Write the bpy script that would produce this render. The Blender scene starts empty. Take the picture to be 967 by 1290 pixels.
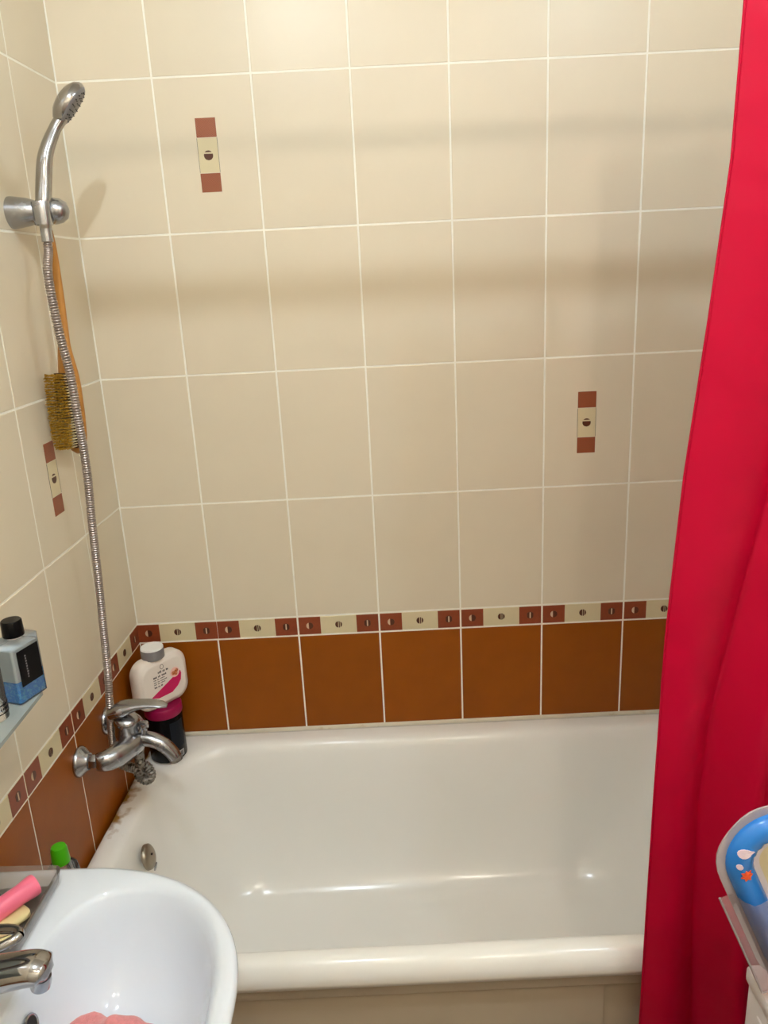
import bpy, bmesh, math, random
from mathutils import Vector, Matrix

random.seed(7)
scene = bpy.context.scene
COL = scene.collection
PI = math.pi

# ------------------------------------------------------------------ camera, world, exposure
FPX, W_PX, H_PX = 991.18, 967.0, 1290.0
CAM = Vector((0.62279, -1.77558, 0.78886))
cam_d = bpy.data.cameras.new('camera')
cam_d.sensor_fit = 'VERTICAL'
cam_d.sensor_height = 24.0
cam_d.lens = 24.0 * FPX / H_PX
cam_d.clip_start = 0.02
cam_o = bpy.data.objects.new('camera', cam_d)
COL.objects.link(cam_o)
right = Vector((0.9988113, -0.01144882, -0.04738055))
down = Vector((-0.04867248, -0.28694205, -0.95671064))
fwd = Vector((-0.00264227, 0.95787953, -0.2871582))
m = Matrix((right, -down, -fwd)).transposed().to_4x4()
m.translation = CAM
cam_o.matrix_world = m
scene.camera = cam_o

world = bpy.data.worlds.new('world')
scene.world = world
world.use_nodes = True
world.node_tree.nodes['Background'].inputs['Color'].default_value = (0.5, 0.5, 0.52, 1)
world.node_tree.nodes['Background'].inputs['Strength'].default_value = 0.02

scene.view_settings.view_transform = 'Standard'
scene.view_settings.look = 'None'
scene.view_settings.gamma = 1.0
scene.view_settings.use_curve_mapping = False
scene.view_settings.exposure = 1.0

# ceiling bulbs: (x, y, z of the bulb, radiance, colour)
COOL, COOLER, WARM = (0.78, 0.90, 1.0), (0.62, 0.82, 1.0), (1.0, 0.89, 0.75)
BULBS = [
    ('cool white bulb in the ceiling fitting above the glass shelf', 0.40, -1.30, 560.0, COOL),
    ('cool white bulb in the ceiling fitting above the washing machine', 1.33, -1.30, 280.0, COOLER),
    ('warm white bulb in the ceiling fitting behind the washing machine', 0.98, -1.98, 430.0, WARM),
    ('warm white bulb in the ceiling fitting beyond the sink', 0.55, -1.98, 110.0, WARM),
]

FLOOR, CEIL = -0.91, 1.74
KW = 0.0375235               # the left wall leans this much off square
ANG_L = math.atan2(1.0, KW)  # direction along the left wall towards the corner
RX1 = 1.515                  # right wall
YF = -2.45                   # wall behind the camera


# ------------------------------------------------------------------ helpers
def link(o, parent=None):
    COL.objects.link(o)
    if parent is not None:
        o.parent = parent
    return o


def new_mesh(name, verts, faces, mats=None, smooth=None, fm=None):
    me = bpy.data.meshes.new(name)
    me.from_pydata([tuple(v) for v in verts], [], faces)
    bm = bmesh.new()
    bm.from_mesh(me)
    bmesh.ops.recalc_face_normals(bm, faces=bm.faces)
    bm.to_mesh(me)
    bm.free()
    if mats is not None:
        for mt in (mats if isinstance(mats, (list, tuple)) else [mats]):
            me.materials.append(mt)
    if fm:
        for p, i in zip(me.polygons, fm):
            p.material_index = i
    if smooth is not None:
        for p in me.polygons:
            p.use_smooth = True
        me.set_sharp_from_angle(angle=math.radians(smooth))
    return me


def obj(name, me, parent=None, loc=None, rot=None):
    o = bpy.data.objects.new(name, me)
    if loc is not None:
        o.location = loc
    if rot is not None:
        o.rotation_euler = rot
    return link(o, parent)


def tag(o, label=None, cat=None, group=None, kind=None):
    if label: o['label'] = label
    if cat: o['category'] = cat
    if group: o['group'] = group
    if kind: o['kind'] = kind
    return o


def thing(name, label, cat, loc=(0, 0, 0), rot=(0, 0, 0), group=None):
    o = bpy.data.objects.new(name, None)
    o.empty_display_size = 0.03
    o.location = loc
    o.rotation_euler = rot
    link(o)
    return tag(o, label, cat, group)


class MB:
    """collects shapes into one mesh"""
    def __init__(self):
        self.v, self.f, self.m = [], [], []

    def add(self, vs, fs, mi=0):
        b = len(self.v)
        self.v += [Vector(v) for v in vs]
        self.f += [tuple(i + b for i in f) for f in fs]
        self.m += [mi] * len(fs)
        return self

    def box(self, x0, x1, y0, y1, z0, z1, bev=0.0, mi=0):
        bm = bmesh.new()
        bmesh.ops.create_cube(bm, size=1.0)
        for v in bm.verts:
            v.co = Vector((x0 + (v.co.x + .5) * (x1 - x0), y0 + (v.co.y + .5) * (y1 - y0), z0 + (v.co.z + .5) * (z1 - z0)))
        if bev > 0:
            bmesh.ops.bevel(bm, geom=list(bm.edges), offset=bev, segments=2, affect='EDGES', profile=0.5)
        bm.verts.index_update()
        self.add([v.co.copy() for v in bm.verts], [[v.index for v in f.verts] for f in bm.faces], mi)
        bm.free()
        return self

    def rings(self, rings, closed=True, cap0=True, cap1=True, mi=0):
        n = len(rings[0])
        vs = [p for r in rings for p in r]
        fs = []
        for k in range(len(rings) - 1):
            for i in range(n if closed else n - 1):
                j = (i + 1) % n
                fs.append((k * n + i, k * n + j, (k + 1) * n + j, (k + 1) * n + i))
        if cap0: fs.append(tuple(range(n))[::-1])
        if cap1: fs.append(tuple((len(rings) - 1) * n + i for i in range(n)))
        return self.add(vs, fs, mi)

    def lathe(self, prof, n=24, origin=(0, 0, 0), axis=(0, 0, 1), sx=1.0, sy=1.0, cap0=True, cap1=True, mi=0):
        ax = Vector(axis).normalized()
        q = Vector((0, 0, 1)).rotation_difference(ax)
        o = Vector(origin)
        rr = []
        for r, z in prof:
            r = max(r, 1e-5)
            rr.append([o + q @ Vector((r * sx * math.cos(2 * PI * i / n), r * sy * math.sin(2 * PI * i / n), z)) for i in range(n)])
        return self.rings(rr, True, cap0, cap1, mi)

    def tube(self, path, rad, n=12, caps=True, flat=None, up=None, mi=0):
        """rad: number or list; flat: list of (a,b) half-axes (side, up) instead of a round section"""
        path = [Vector(p) for p in path]
        rr = []
        prev = None
        for k, p in enumerate(path):
            a = path[max(k - 1, 0)]; b = path[min(k + 1, len(path) - 1)]
            t = (b - a).normalized()
            if prev is None:
                u = Vector(up) if up else (Vector((0, 0, 1)) if abs(t.z) < .9 else Vector((1, 0, 0)))
            else:
                u = prev
            u = (u - t * u.dot(t)).normalized()
            prev = u
            s = t.cross(u)
            if flat: ra, rb = flat[k]
            else:
                ra = rb = rad[k] if isinstance(rad, (list, tuple)) else rad
            rr.append([p + s * (ra * math.cos(2 * PI * i / n)) + u * (rb * math.sin(2 * PI * i / n)) for i in range(n)])
        return self.rings(rr, True, caps, caps, mi)

    def prism(self, poly, y0, y1, mi=0):
        """polygon in x,z between two y"""
        n = len(poly)
        vs = [(x, y0, z) for x, z in poly] + [(x, y1, z) for x, z in poly]
        fs = [tuple(range(n)), tuple(range(2 * n - 1, n - 1, -1))]
        for i in range(n):
            j = (i + 1) % n
            fs.append((i, j, n + j, n + i))
        return self.add(vs, fs, mi)

    def xf(self, mat):
        self.v = [mat @ v for v in self.v]
        return self

    def mesh(self, name, mats, smooth=40):
        return new_mesh(name, self.v, self.f, mats, smooth, self.m)

    def build(self, name, mats, parent=None, smooth=40, loc=None, rot=None):
        return obj(name, self.mesh(name, mats, smooth), parent, loc, rot)


def spline(pts, n):
    """Catmull-Rom through pts, n samples per span"""
    P = [Vector(p) for p in pts]
    P = [P[0] * 2 - P[1]] + P + [P[-1] * 2 - P[-2]]
    out = []
    for k in range(1, len(P) - 2):
        a, b, c, d = P[k - 1], P[k], P[k + 1], P[k + 2]
        for i in range(n):
            t = i / n
            out.append(0.5 * ((2 * b) + (c - a) * t + (2 * a - 5 * b + 4 * c - d) * t * t + (3 * b - a - 3 * c + d) * t ** 3))
    out.append(P[-2].copy())
    return out


def interp(tab, x):
    if x <= tab[0][0]: return tab[0][1]
    for (a, va), (b, vb) in zip(tab, tab[1:]):
        if x <= b:
            t = (x - a) / (b - a)
            return va + (vb - va) * t
    return tab[-1][1]


# ------------------------------------------------------------------ materials
def lin(c):
    return tuple((x / 12.92 if x <= .04045 else ((x + .055) / 1.055) ** 2.4) for x in [v / 255.0 for v in c])


def mat(name, rgb, rough=0.4, metal=0.0, spec=0.5, trans=0.0, ior=1.45, noise=0.0, nscale=40.0, bump=0.0, bscale=60.0,
        rand=0.0, coat=0.0, emit=None, estr=0.0, nrough=0.0, alpha=1.0, sheen=0.0, sub=0.0, srgb=True, col2=None, ramp=(0.45, 0.6)):
    mt = bpy.data.materials.new(name)
    mt.use_nodes = True
    nt = mt.node_tree
    b = nt.nodes['Principled BSDF']
    c = lin(rgb) if srgb else rgb
    b.inputs['Base Color'].default_value = (*c, 1)
    b.inputs['Roughness'].default_value = rough
    b.inputs['Metallic'].default_value = metal
    b.inputs['Specular IOR Level'].default_value = spec
    b.inputs['Transmission Weight'].default_value = trans
    b.inputs['IOR'].default_value = ior
    b.inputs['Coat Weight'].default_value = coat
    b.inputs['Alpha'].default_value = alpha
    b.inputs['Sheen Weight'].default_value = sheen
    b.inputs['Subsurface Weight'].default_value = sub
    if sub: b.inputs['Subsurface Radius'].default_value = (0.01, 0.006, 0.004)
    if emit:
        b.inputs['Emission Color'].default_value = (*emit, 1)
        b.inputs['Emission Strength'].default_value = estr
    tc = nt.nodes.new('ShaderNodeTexCoord')
    last = None
    if noise or col2:
        nz = nt.nodes.new('ShaderNodeTexNoise')
        nz.inputs['Scale'].default_value = nscale
        nz.inputs['Detail'].default_value = 5
        nt.links.new(tc.outputs['Object'], nz.inputs['Vector'])
        mx = nt.nodes.new('ShaderNodeMix'); mx.data_type = 'RGBA'
        if col2:
            rp = nt.nodes.new('ShaderNodeMapRange')
            rp.inputs['From Min'].default_value = ramp[0]; rp.inputs['From Max'].default_value = ramp[1]
            nt.links.new(nz.outputs['Fac'], rp.inputs['Value'])
            nt.links.new(rp.outputs['Result'], mx.inputs['Factor'])
            mx.inputs['A'].default_value = (*c, 1)
            mx.inputs['B'].default_value = (*lin(col2), 1)
        else:
            nt.links.new(nz.outputs['Fac'], mx.inputs['Factor'])
            mx.inputs['A'].default_value = (*[x * (1 - noise) for x in c], 1)
            mx.inputs['B'].default_value = (*[min(1, x * (1 + noise)) for x in c], 1)
        last = mx.outputs['Result']
        if nrough:
            mr = nt.nodes.new('ShaderNodeMapRange')
            mr.inputs['To Min'].default_value = max(0.02, rough - nrough); mr.inputs['To Max'].default_value = rough + nrough
            nt.links.new(nz.outputs['Fac'], mr.inputs['Value'])
            nt.links.new(mr.outputs['Result'], b.inputs['Roughness'])
    if rand:
        oi = nt.nodes.new('ShaderNodeObjectInfo')
        hs = nt.nodes.new('ShaderNodeHueSaturation')
        mr = nt.nodes.new('ShaderNodeMapRange')
        mr.inputs['To Min'].default_value = 1 - rand; mr.inputs['To Max'].default_value = 1 + rand
        nt.links.new(oi.outputs['Random'], mr.inputs['Value'])
        nt.links.new(mr.outputs['Result'], hs.inputs['Value'])
        if last: nt.links.new(last, hs.inputs['Color'])
        else: hs.inputs['Color'].default_value = (*c, 1)
        last = hs.outputs['Color']
    if last:
        nt.links.new(last, b.inputs['Base Color'])
    if bump:
        n2 = nt.nodes.new('ShaderNodeTexNoise')
        n2.inputs['Scale'].default_value = bscale
        n2.inputs['Detail'].default_value = 3
        nt.links.new(tc.outputs['Object'], n2.inputs['Vector'])
        bp = nt.nodes.new('ShaderNodeBump')
        bp.inputs['Strength'].default_value = bump
        bp.inputs['Distance'].default_value = 0.002
        nt.links.new(n2.outputs['Fac'], bp.inputs['Height'])
        nt.links.new(bp.outputs['Normal'], b.inputs['Normal'])
    return mt


M = {}
M['tile'] = mat('beige_tile_glaze', (225, 213, 190), 0.34, spec=0.42, noise=0.035, nscale=9, rand=0.018, bump=0.10, bscale=7)
M['tile_brown'] = mat('brown_tile_glaze', (148, 78, 8), 0.38, spec=0.28, noise=0.12, nscale=22, rand=0.05, bump=0.12, bscale=9)
M['border_beige'] = mat('border_beige_glaze', (220, 207, 170), 0.28, noise=0.04, nscale=30, rand=0.02)
M['border_brown'] = mat('border_brown_glaze', (140, 66, 36), 0.35, noise=0.15, nscale=120, rand=0.04)
M['motif_dark'] = mat('motif_dark_brown', (84, 44, 26), 0.35, noise=0.1, nscale=200)
M['motif_light'] = mat('motif_pale', (214, 190, 160), 0.35, noise=0.06, nscale=150)
M['grout'] = mat('grout', (250, 246, 234), 0.8, noise=0.06, nscale=80)
M['grout_dirty'] = mat('caulk', (238, 230, 212), 0.6, col2=(190, 160, 110), nscale=30, ramp=(0.62, 0.85))
M['plaster'] = mat('ceiling_paint', (238, 236, 230), 0.7, noise=0.02, nscale=6)
M['floor'] = mat('floor_tile', (150, 128, 104), 0.4, noise=0.12, nscale=18)
M['side_wall'] = mat('side_wall_glaze', (230, 222, 204), 0.35, noise=0.04, nscale=8)
M['chrome'] = mat('worn_chrome', (172, 174, 180), 0.24, metal=1.0, noise=0.16, nscale=45, nrough=0.12)
M['chrome_new'] = mat('clean_chrome', (168, 166, 166), 0.10, metal=1.0, noise=0.12, nscale=30, nrough=0.05)
M['chrome_scale'] = mat('limescaled_chrome', (150, 146, 140), 0.45, metal=0.7, col2=(70, 62, 52), nscale=130, ramp=(0.48, 0.62), bump=0.5, bscale=260)
M['hose'] = mat('hose_steel', (170, 160, 156), 0.30, metal=0.9, noise=0.12, nscale=60)
M['steel_dull'] = mat('dull_steel', (158, 148, 132), 0.36, metal=0.9, noise=0.2, nscale=60)
M['steel_dark'] = mat('dark_gap', (28, 26, 25), 0.5)
M['wood'] = mat('brush_wood', (186, 128, 58), 0.45, noise=0.18, nscale=24)
M['bristle_tip'] = mat('bristle_ochre', (178, 136, 34), 0.7, noise=0.25, nscale=300)
M['bristle'] = mat('bristle_pale', (222, 206, 168), 0.6, noise=0.15, nscale=200)
M['pad'] = mat('bristle_bed', (70, 46, 22), 0.7)
M['sink'] = mat('sink_ceramic', (228, 236, 247), 0.10, spec=0.55, noise=0.012, nscale=20)
M['black'] = mat('black_plastic', (8, 8, 10), 0.24, spec=0.16)
M['black_matte'] = mat('black_label', (10, 10, 13), 0.45, spec=0.2, noise=0.2, nscale=60)
M['white_plastic'] = mat('white_plastic', (238, 228, 218), 0.35, noise=0.01, sub=0.05)
M['white_cap'] = mat('white_cap', (244, 242, 240), 0.3)
M['grey_plastic'] = mat('grey_collar', (128, 124, 126), 0.4)
M['magenta'] = mat('magenta_print', (206, 8, 92), 0.4, noise=0.08, nscale=200)
M['magenta_lid'] = mat('magenta_lid', (150, 6, 70), 0.35)
M['ink'] = mat('dark_ink', (86, 78, 76), 0.5)
M['pink_ring'] = mat('pale_pink', (246, 200, 190), 0.5)
M['fruit'] = mat('fruit_print', (176, 84, 40), 0.5, col2=(236, 160, 110), nscale=300, ramp=(0.45, 0.6))
M['grey_print'] = mat('grey_print', (22, 27, 36), 0.5, spec=0.2, noise=0.1)
M['pale_print'] = mat('pale_print', (190, 190, 190), 0.5)
M['green'] = mat('green_cap', (70, 176, 14), 0.3)
M['pink'] = mat('pink_plastic', (250, 120, 150), 0.35, sub=0.05)
M['cream_soap'] = mat('cream_soap', (232, 216, 160), 0.45, noise=0.06, nscale=60)
M['cloth_pink'] = mat('pink_terry', (226, 140, 140), 0.9, noise=0.2, nscale=120, bump=0.8, bscale=400, sheen=0.3)
M['machine'] = mat('machine_enamel', (214, 206, 206), 0.35)
M['machine_grey'] = mat('machine_grey', (120, 118, 122), 0.4)
M['panel'] = mat('panel_board', (182, 168, 146), 0.5, noise=0.05, nscale=14)
M['panel_rail'] = mat('panel_rail', (188, 177, 158), 0.4, noise=0.05, nscale=30)
M['vinyl_blue'] = mat('blue_vinyl', (40, 126, 214), 0.22, noise=0.12, nscale=12, coat=0.3)
M['vinyl_cream'] = mat('cream_vinyl', (226, 212, 176), 0.35)
M['vinyl_white'] = mat('white_vinyl', (226, 218, 224), 0.3)
M['orange'] = mat('orange_print', (226, 86, 36), 0.4)
M['fish'] = mat('pale_fish_print', (224, 206, 220), 0.4)
M['yellow_sponge'] = mat('yellow_sponge', (190, 160, 20), 0.9, noise=0.2, nscale=200, bump=0.8, bscale=300)
M['rod'] = mat('rod_enamel', (232, 230, 226), 0.3)


def clear_mat(name, tint, gloss_rough=0.08, body=0.12, body_col=(230, 226, 230), edge=0.5):
    """thin clear plastic: transparent sheet with a Fresnel gloss and a faint milky body"""
    mt = bpy.data.materials.new(name)
    mt.use_nodes = True
    nt = mt.node_tree
    nt.nodes.remove(nt.nodes['Principled BSDF'])
    out = nt.nodes['Material Output']
    tr = nt.nodes.new('ShaderNodeBsdfTransparent'); tr.inputs['Color'].default_value = (*tint, 1)
    df = nt.nodes.new('ShaderNodeBsdfDiffuse'); df.inputs['Color'].default_value = (*lin(body_col), 1)
    gl = nt.nodes.new('ShaderNodeBsdfGlossy'); gl.inputs['Roughness'].default_value = gloss_rough
    m1 = nt.nodes.new('ShaderNodeMixShader'); m1.inputs[0].default_value = body
    nt.links.new(tr.outputs[0], m1.inputs[1]); nt.links.new(df.outputs[0], m1.inputs[2])
    lw = nt.nodes.new('ShaderNodeFresnel'); lw.inputs['IOR'].default_value = 1.45
    tc = nt.nodes.new('ShaderNodeTexCoord')
    nz = nt.nodes.new('ShaderNodeTexNoise'); nz.inputs['Scale'].default_value = 45
    bp = nt.nodes.new('ShaderNodeBump'); bp.inputs['Strength'].default_value = edge; bp.inputs['Distance'].default_value = 0.004
    nt.links.new(tc.outputs['Object'], nz.inputs['Vector']); nt.links.new(nz.outputs['Fac'], bp.inputs['Height'])
    nt.links.new(bp.outputs['Normal'], gl.inputs['Normal'])
    m2 = nt.nodes.new('ShaderNodeMixShader')
    nt.links.new(lw.outputs[0], m2.inputs[0]); nt.links.new(m1.outputs[0], m2.inputs[1]); nt.links.new(gl.outputs[0], m2.inputs[2])
    nt.links.new(m2.outputs[0], out.inputs['Surface'])
    return mt


M['clear_bag'] = clear_mat('clear_bag_vinyl', (0.96, 0.94, 0.96), 0.10, 0.20, (232, 220, 230), 1.0)
M['clear_edge'] = clear_mat('clear_vinyl_edge', (0.92, 0.90, 0.92), 0.15, 0.45, (232, 220, 224), 0.5)
M['clear_bottle'] = clear_mat('clear_bottle_plastic', (0.985, 0.99, 1.0), 0.05, 0.07, (240, 244, 250), 0.0)
M['clear_blue'] = clear_mat('pale_blue_liquid', (0.90, 0.97, 1.0), 0.05, 0.82, (226, 242, 252), 0.0)
M['clear_dish'] = clear_mat('smoky_clear_dish', (0.93, 0.90, 0.88), 0.08, 0.22, (206, 194, 184), 0.3)
M['shelf_glass'] = clear_mat('shelf_glass', (0.90, 0.95, 0.93), 0.05, 0.45, (226, 238, 236), 0.0)
M['gel_blue'] = mat('blue_gel', (0, 150, 246), 0.2, col2=(90, 206, 252), nscale=260, ramp=(0.5, 0.72), bump=0.6, bscale=260)


def mat_tub():
    mt = mat('tub_enamel', (249, 248, 243), 0.16, spec=0.55)
    nt = mt.node_tree; b = nt.nodes['Principled BSDF']
    tc = nt.nodes.new('ShaderNodeTexCoord')
    sp = nt.nodes.new('ShaderNodeSeparateXYZ'); nt.links.new(tc.outputs['Object'], sp.inputs[0])
    nz = nt.nodes.new('ShaderNodeTexNoise'); nz.inputs['Scale'].default_value = 26; nz.inputs['Detail'].default_value = 6
    nt.links.new(tc.outputs['Object'], nz.inputs['Vector'])
    # limescale and rust stains along the joint with the tiled wall by the tap
    gx = nt.nodes.new('ShaderNodeMapRange'); gx.inputs['From Min'].default_value = 0.045; gx.inputs['From Max'].default_value = -0.015
    nt.links.new(sp.outputs['X'], gx.inputs['Value'])
    gy = nt.nodes.new('ShaderNodeMapRange'); gy.inputs['From Min'].default_value = -0.46; gy.inputs['From Max'].default_value = -0.32
    nt.links.new(sp.outputs['Y'], gy.inputs['Value'])
    mu = nt.nodes.new('ShaderNodeMath'); mu.operation = 'MULTIPLY'
    nt.links.new(gx.outputs[0], mu.inputs[0]); nt.links.new(gy.outputs[0], mu.inputs[1])
    ad = nt.nodes.new('ShaderNodeMath'); ad.operation = 'MULTIPLY_ADD'
    nt.links.new(mu.outputs[0], ad.inputs[0]); ad.inputs[1].default_value = 0.42
    nt.links.new(nz.outputs['Fac'], ad.inputs[2])
    st = nt.nodes.new('ShaderNodeMapRange'); st.inputs['From Min'].default_value = 0.66; st.inputs['From Max'].default_value = 0.86
    nt.links.new(ad.outputs[0], st.inputs['Value'])
    m3 = nt.nodes.new('ShaderNodeMath'); m3.operation = 'MULTIPLY'; m3.use_clamp = True
    m4 = nt.nodes.new('ShaderNodeMath'); m4.operation = 'MULTIPLY'; m4.inputs[1].default_value = 4.0; m4.use_clamp = True
    nt.links.new(mu.outputs[0], m4.inputs[0])
    nt.links.new(st.outputs[0], m3.inputs[0]); nt.links.new(m4.outputs[0], m3.inputs[1])
    mx = nt.nodes.new('ShaderNodeMix'); mx.data_type = 'RGBA'
    mx.inputs['A'].default_value = (*lin((249, 248, 243)), 1); mx.inputs['B'].default_value = (*lin((168, 130, 70)), 1)
    nt.links.new(m3.outputs[0], mx.inputs['Factor'])
    nt.links.new(mx.outputs['Result'], b.inputs['Base Color'])
    return mt


M['tub'] = mat_tub()


def mat_curtain():
    mt = bpy.data.materials.new('red_curtain_fabric')
    mt.use_nodes = True
    nt = mt.node_tree
    b = nt.nodes['Principled BSDF']; out = nt.nodes['Material Output']
    col = (0.56, 0.0006, 0.036, 1)
    b.inputs['Base Color'].default_value = col
    b.inputs['Roughness'].default_value = 0.42
    b.inputs['Specular IOR Level'].default_value = 0.22
    tc = nt.nodes.new('ShaderNodeTexCoord')
    wv = nt.nodes.new('ShaderNodeTexNoise'); wv.inputs['Scale'].default_value = 9; wv.inputs['Detail'].default_value = 2
    nt.links.new(tc.outputs['Object'], wv.inputs['Vector'])
    bp = nt.nodes.new('ShaderNodeBump'); bp.inputs['Strength'].default_value = 0.35; bp.inputs['Distance'].default_value = 0.02
    nt.links.new(wv.outputs['Fac'], bp.inputs['Height']); nt.links.new(bp.outputs['Normal'], b.inputs['Normal'])
    tl = nt.nodes.new('ShaderNodeBsdfTranslucent'); tl.inputs['Color'].default_value = (0.75, 0.002, 0.06, 1)
    mx = nt.nodes.new('ShaderNodeMixShader'); mx.inputs[0].default_value = 0.18
    nt.links.new(b.outputs[0], mx.inputs[1]); nt.links.new(tl.outputs[0], mx.inputs[2])
    nt.links.new(mx.outputs[0], out.inputs['Surface'])
    return mt


M['curtain'] = mat_curtain()


def mat_weave():
    """brown inlay print with a fine woven grain"""
    mt = mat('woven_brown_print', (150, 84, 56), 0.4)
    nt = mt.node_tree; b = nt.nodes['Principled BSDF']
    tc = nt.nodes.new('ShaderNodeTexCoord')
    vo = nt.nodes.new('ShaderNodeTexChecker'); vo.inputs['Scale'].default_value = 620
    vo.inputs['Color1'].default_value = (*lin((128, 62, 36)), 1); vo.inputs['Color2'].default_value = (*lin((166, 98, 66)), 1)
    nt.links.new(tc.outputs['Object'], vo.inputs['Vector'])
    nt.links.new(vo.outputs['Color'], b.inputs['Base Color'])
    return mt


M['weave'] = mat_weave()

# ------------------------------------------------------------------ room shell and tiles
TW, TH = 0.2, 0.29819
BX0, LA = 0.1929, 0.2011        # first full joint on the back wall, and on the left wall
BORD = 0.0514
GAP = 0.0037
TD = 0.007                      # tile face stands this far off the grout plane... grout plane 1.4 mm behind it
ROWS = [(k * TH, (k + 1) * TH) for k in range(6)]


def slab(name, x0, x1, y0, y1, z0, z1, mt):
    o = MB().box(x0, x1, y0, y1, z0, z1).build(name, mt, None, 30)
    return tag(o, kind='structure')


tag(slab('floor', -0.25, RX1 + .12, YF - .1, 0.12, FLOOR - .08, FLOOR, M['floor']), 'brown tiled bathroom floor')
ceiling = tag(slab('ceiling', -0.25, RX1 + .12, YF - .1, 0.12, CEIL, CEIL + .08, M['plaster']), 'white bathroom ceiling')
tag(slab('wall_right', RX1, RX1 + .1, YF, 0.0, FLOOR, CEIL, M['side_wall']), 'beige wall at the foot of the bathtub')
tag(slab('wall_front', -0.25, RX1 + .1, YF - .1, YF, FLOOR, CEIL, M['side_wall']), 'beige wall opposite the bathtub')
GP = 0.0009                     # tile faces lie on the wall plane; the grout lies this far behind
wall_back = tag(slab('wall_back', -0.12, RX1 + .1, GP, 0.10, FLOOR, CEIL, M['grout']), 'beige and brown tiled wall along the bathtub')
lw = MB().box(YF - .05, 0.0, GP, 0.10, FLOOR, CEIL)   # local x runs towards the corner
lw.v = [Vector((v.x, v.y, v.z)) for v in lw.v]
wall_left = lw.build('wall_left', M['grout'], None, 30, (0, 0, 0), (0, 0, ANG_L))
tag(wall_left, 'beige and brown tiled wall with the taps', kind='structure')


def tile_mesh(name, w, h, mt, d=TD, ch=0.0009):
    """centred tile, face at local y=0 looking to -y"""
    a, b = w / 2, h / 2
    vs = []
    for (i, y) in ((ch, 0.0), (0.0, ch), (0.0, d)):
        vs += [(-a + i, y, -b + i), (a - i, y, -b + i), (a - i, y, b - i), (-a + i, y, b - i)]
    fs = [(0, 1, 2, 3)]
    for k in (0, 4):
        for i in range(4):
            j = (i + 1) % 4
            fs.append((k + i, k + 4 + i, k + 4 + j, k + j))
    fs.append((8, 11, 10, 9))
    return new_mesh(name, vs, fs, mt, None)


MESHC = {}


def tmesh(w, h, key):
    k = (round(w, 4), round(h, 4), key)
    if k not in MESHC:
        MESHC[k] = tile_mesh({'tile': 'beige_tile', 'tile_brown': 'brown_tile', 'border_beige': 'border_tile'}[key], w, h, M[key])
    return MESHC[k]


def disc_mesh(name, r, mt, a0=0.0, a1=2 * PI, n=16, t=0.0006, clip=None):
    """thin disc (or clipped disc) facing -y; clip=(axis,lo,hi) keeps that band only"""
    pts = [(r * math.cos(2 * PI * i / n), r * math.sin(2 * PI * i / n)) for i in range(n)]
    if clip:
        ax, lo, hi = clip
        pts = []
        N = 12
        lo = max(lo, -r); hi = min(hi, r)
        for i in range(N + 1):
            q = lo + (hi - lo) * i / N; pts.append((math.sqrt(max(0, r * r - q * q)), q))
        for i in range(N, -1, -1):
            q = lo + (hi - lo) * i / N; pts.append((-math.sqrt(max(0, r * r - q * q)), q))
        if ax == 'x': pts = [(q, p) for p, q in pts]
        cl = []
        for p in pts:
            if not cl or (abs(p[0] - cl[-1][0]) + abs(p[1] - cl[-1][1])) > 1e-6: cl.append(p)
        if abs(cl[0][0] - cl[-1][0]) + abs(cl[0][1] - cl[-1][1]) < 1e-6: cl.pop()
        pts = cl
    return MB().prism(pts, -t, 0.0004).mesh(name, mt, None)


def plate_mesh(name, w, h, mt, t=0.0004):
    return MB().box(-w / 2, w / 2, -t, 0.0004, -h / 2, h / 2).mesh(name, mt, None)


R1 = 0.0085
ms_square = plate_mesh('brown_square', 0.0535, 0.0455, M['border_brown'])
ms_disc_l = disc_mesh('disc', R1, M['motif_dark'], clip=('x', -R1, -0.0012))
ms_disc_m = disc_mesh('disc', R1, M['motif_dark'], clip=('x', 0.0004, 0.0030))
ms_disc_r = disc_mesh('disc', R1, M['motif_dark'], clip=('x', 0.0044, R1))
ms_cres = disc_mesh('crescent', R1, M['motif_light'], clip=('x', -R1, -0.0026))
ms_cres2 = disc_mesh('crescent', R1, M['motif_dark'], clip=('x', -0.0014, R1))
ms_bar_disc = disc_mesh('disc', R1 * 1.05, M['motif_dark'], clip=('x', -R1 * .9, R1 * .9))
ms_bar = plate_mesh('bar', 0.0030, 0.0150, M['motif_light'], 0.0009)


def border_tile(parent, cx, cz, ry, mapf, w):
    """tile with a crescent square, a disc on beige and a barred square"""
    t = obj('border_tile', tmesh(w, BORD - GAP * 1.5, 'border_beige'), parent, mapf(cx, 0, cz), ry)
    def put(name, me, x, y=0.0):
        if abs(x) > w / 2 - 0.004: return
        obj(name, me, t, (x, y, 0))
    sq = (TW - GAP) / 2 - 0.0272
    L0 = -sq if w > 0.17 else -w / 2 + 0.0272
    for x in (L0, L0 + 2 * sq):
        put('brown_square', ms_square, x)
    put('crescent', ms_cres, L0, -0.0005); put('crescent', ms_cres2, L0, -0.0004)
    put('disc', ms_disc_l, L0 + sq); put('disc', ms_disc_m, L0 + sq); put('disc', ms_disc_r, L0 + sq)
    put('disc', ms_bar_disc, L0 + 2 * sq, -0.0004); put('bar', ms_bar, L0 + 2 * sq, -0.0006)
    return t


ms_dsq = plate_mesh('woven_square', 0.0415, 0.0365, M['weave'])
ms_dpl = plate_mesh('pale_panel', 0.0415, 0.0660, M['border_beige'], 0.0003)
ms_ddl = disc_mesh('disc', 0.0095, M['motif_dark'], clip=('z', -0.0095, 0.0030), t=0.0008)
ms_ddt = disc_mesh('disc', 0.0095, M['motif_dark'], clip=('z', 0.0062, 0.0095), t=0.0008)
ms_edge = plate_mesh('edge_line', 0.0007, 0.0660, M['ink'], 0.0005)


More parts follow.
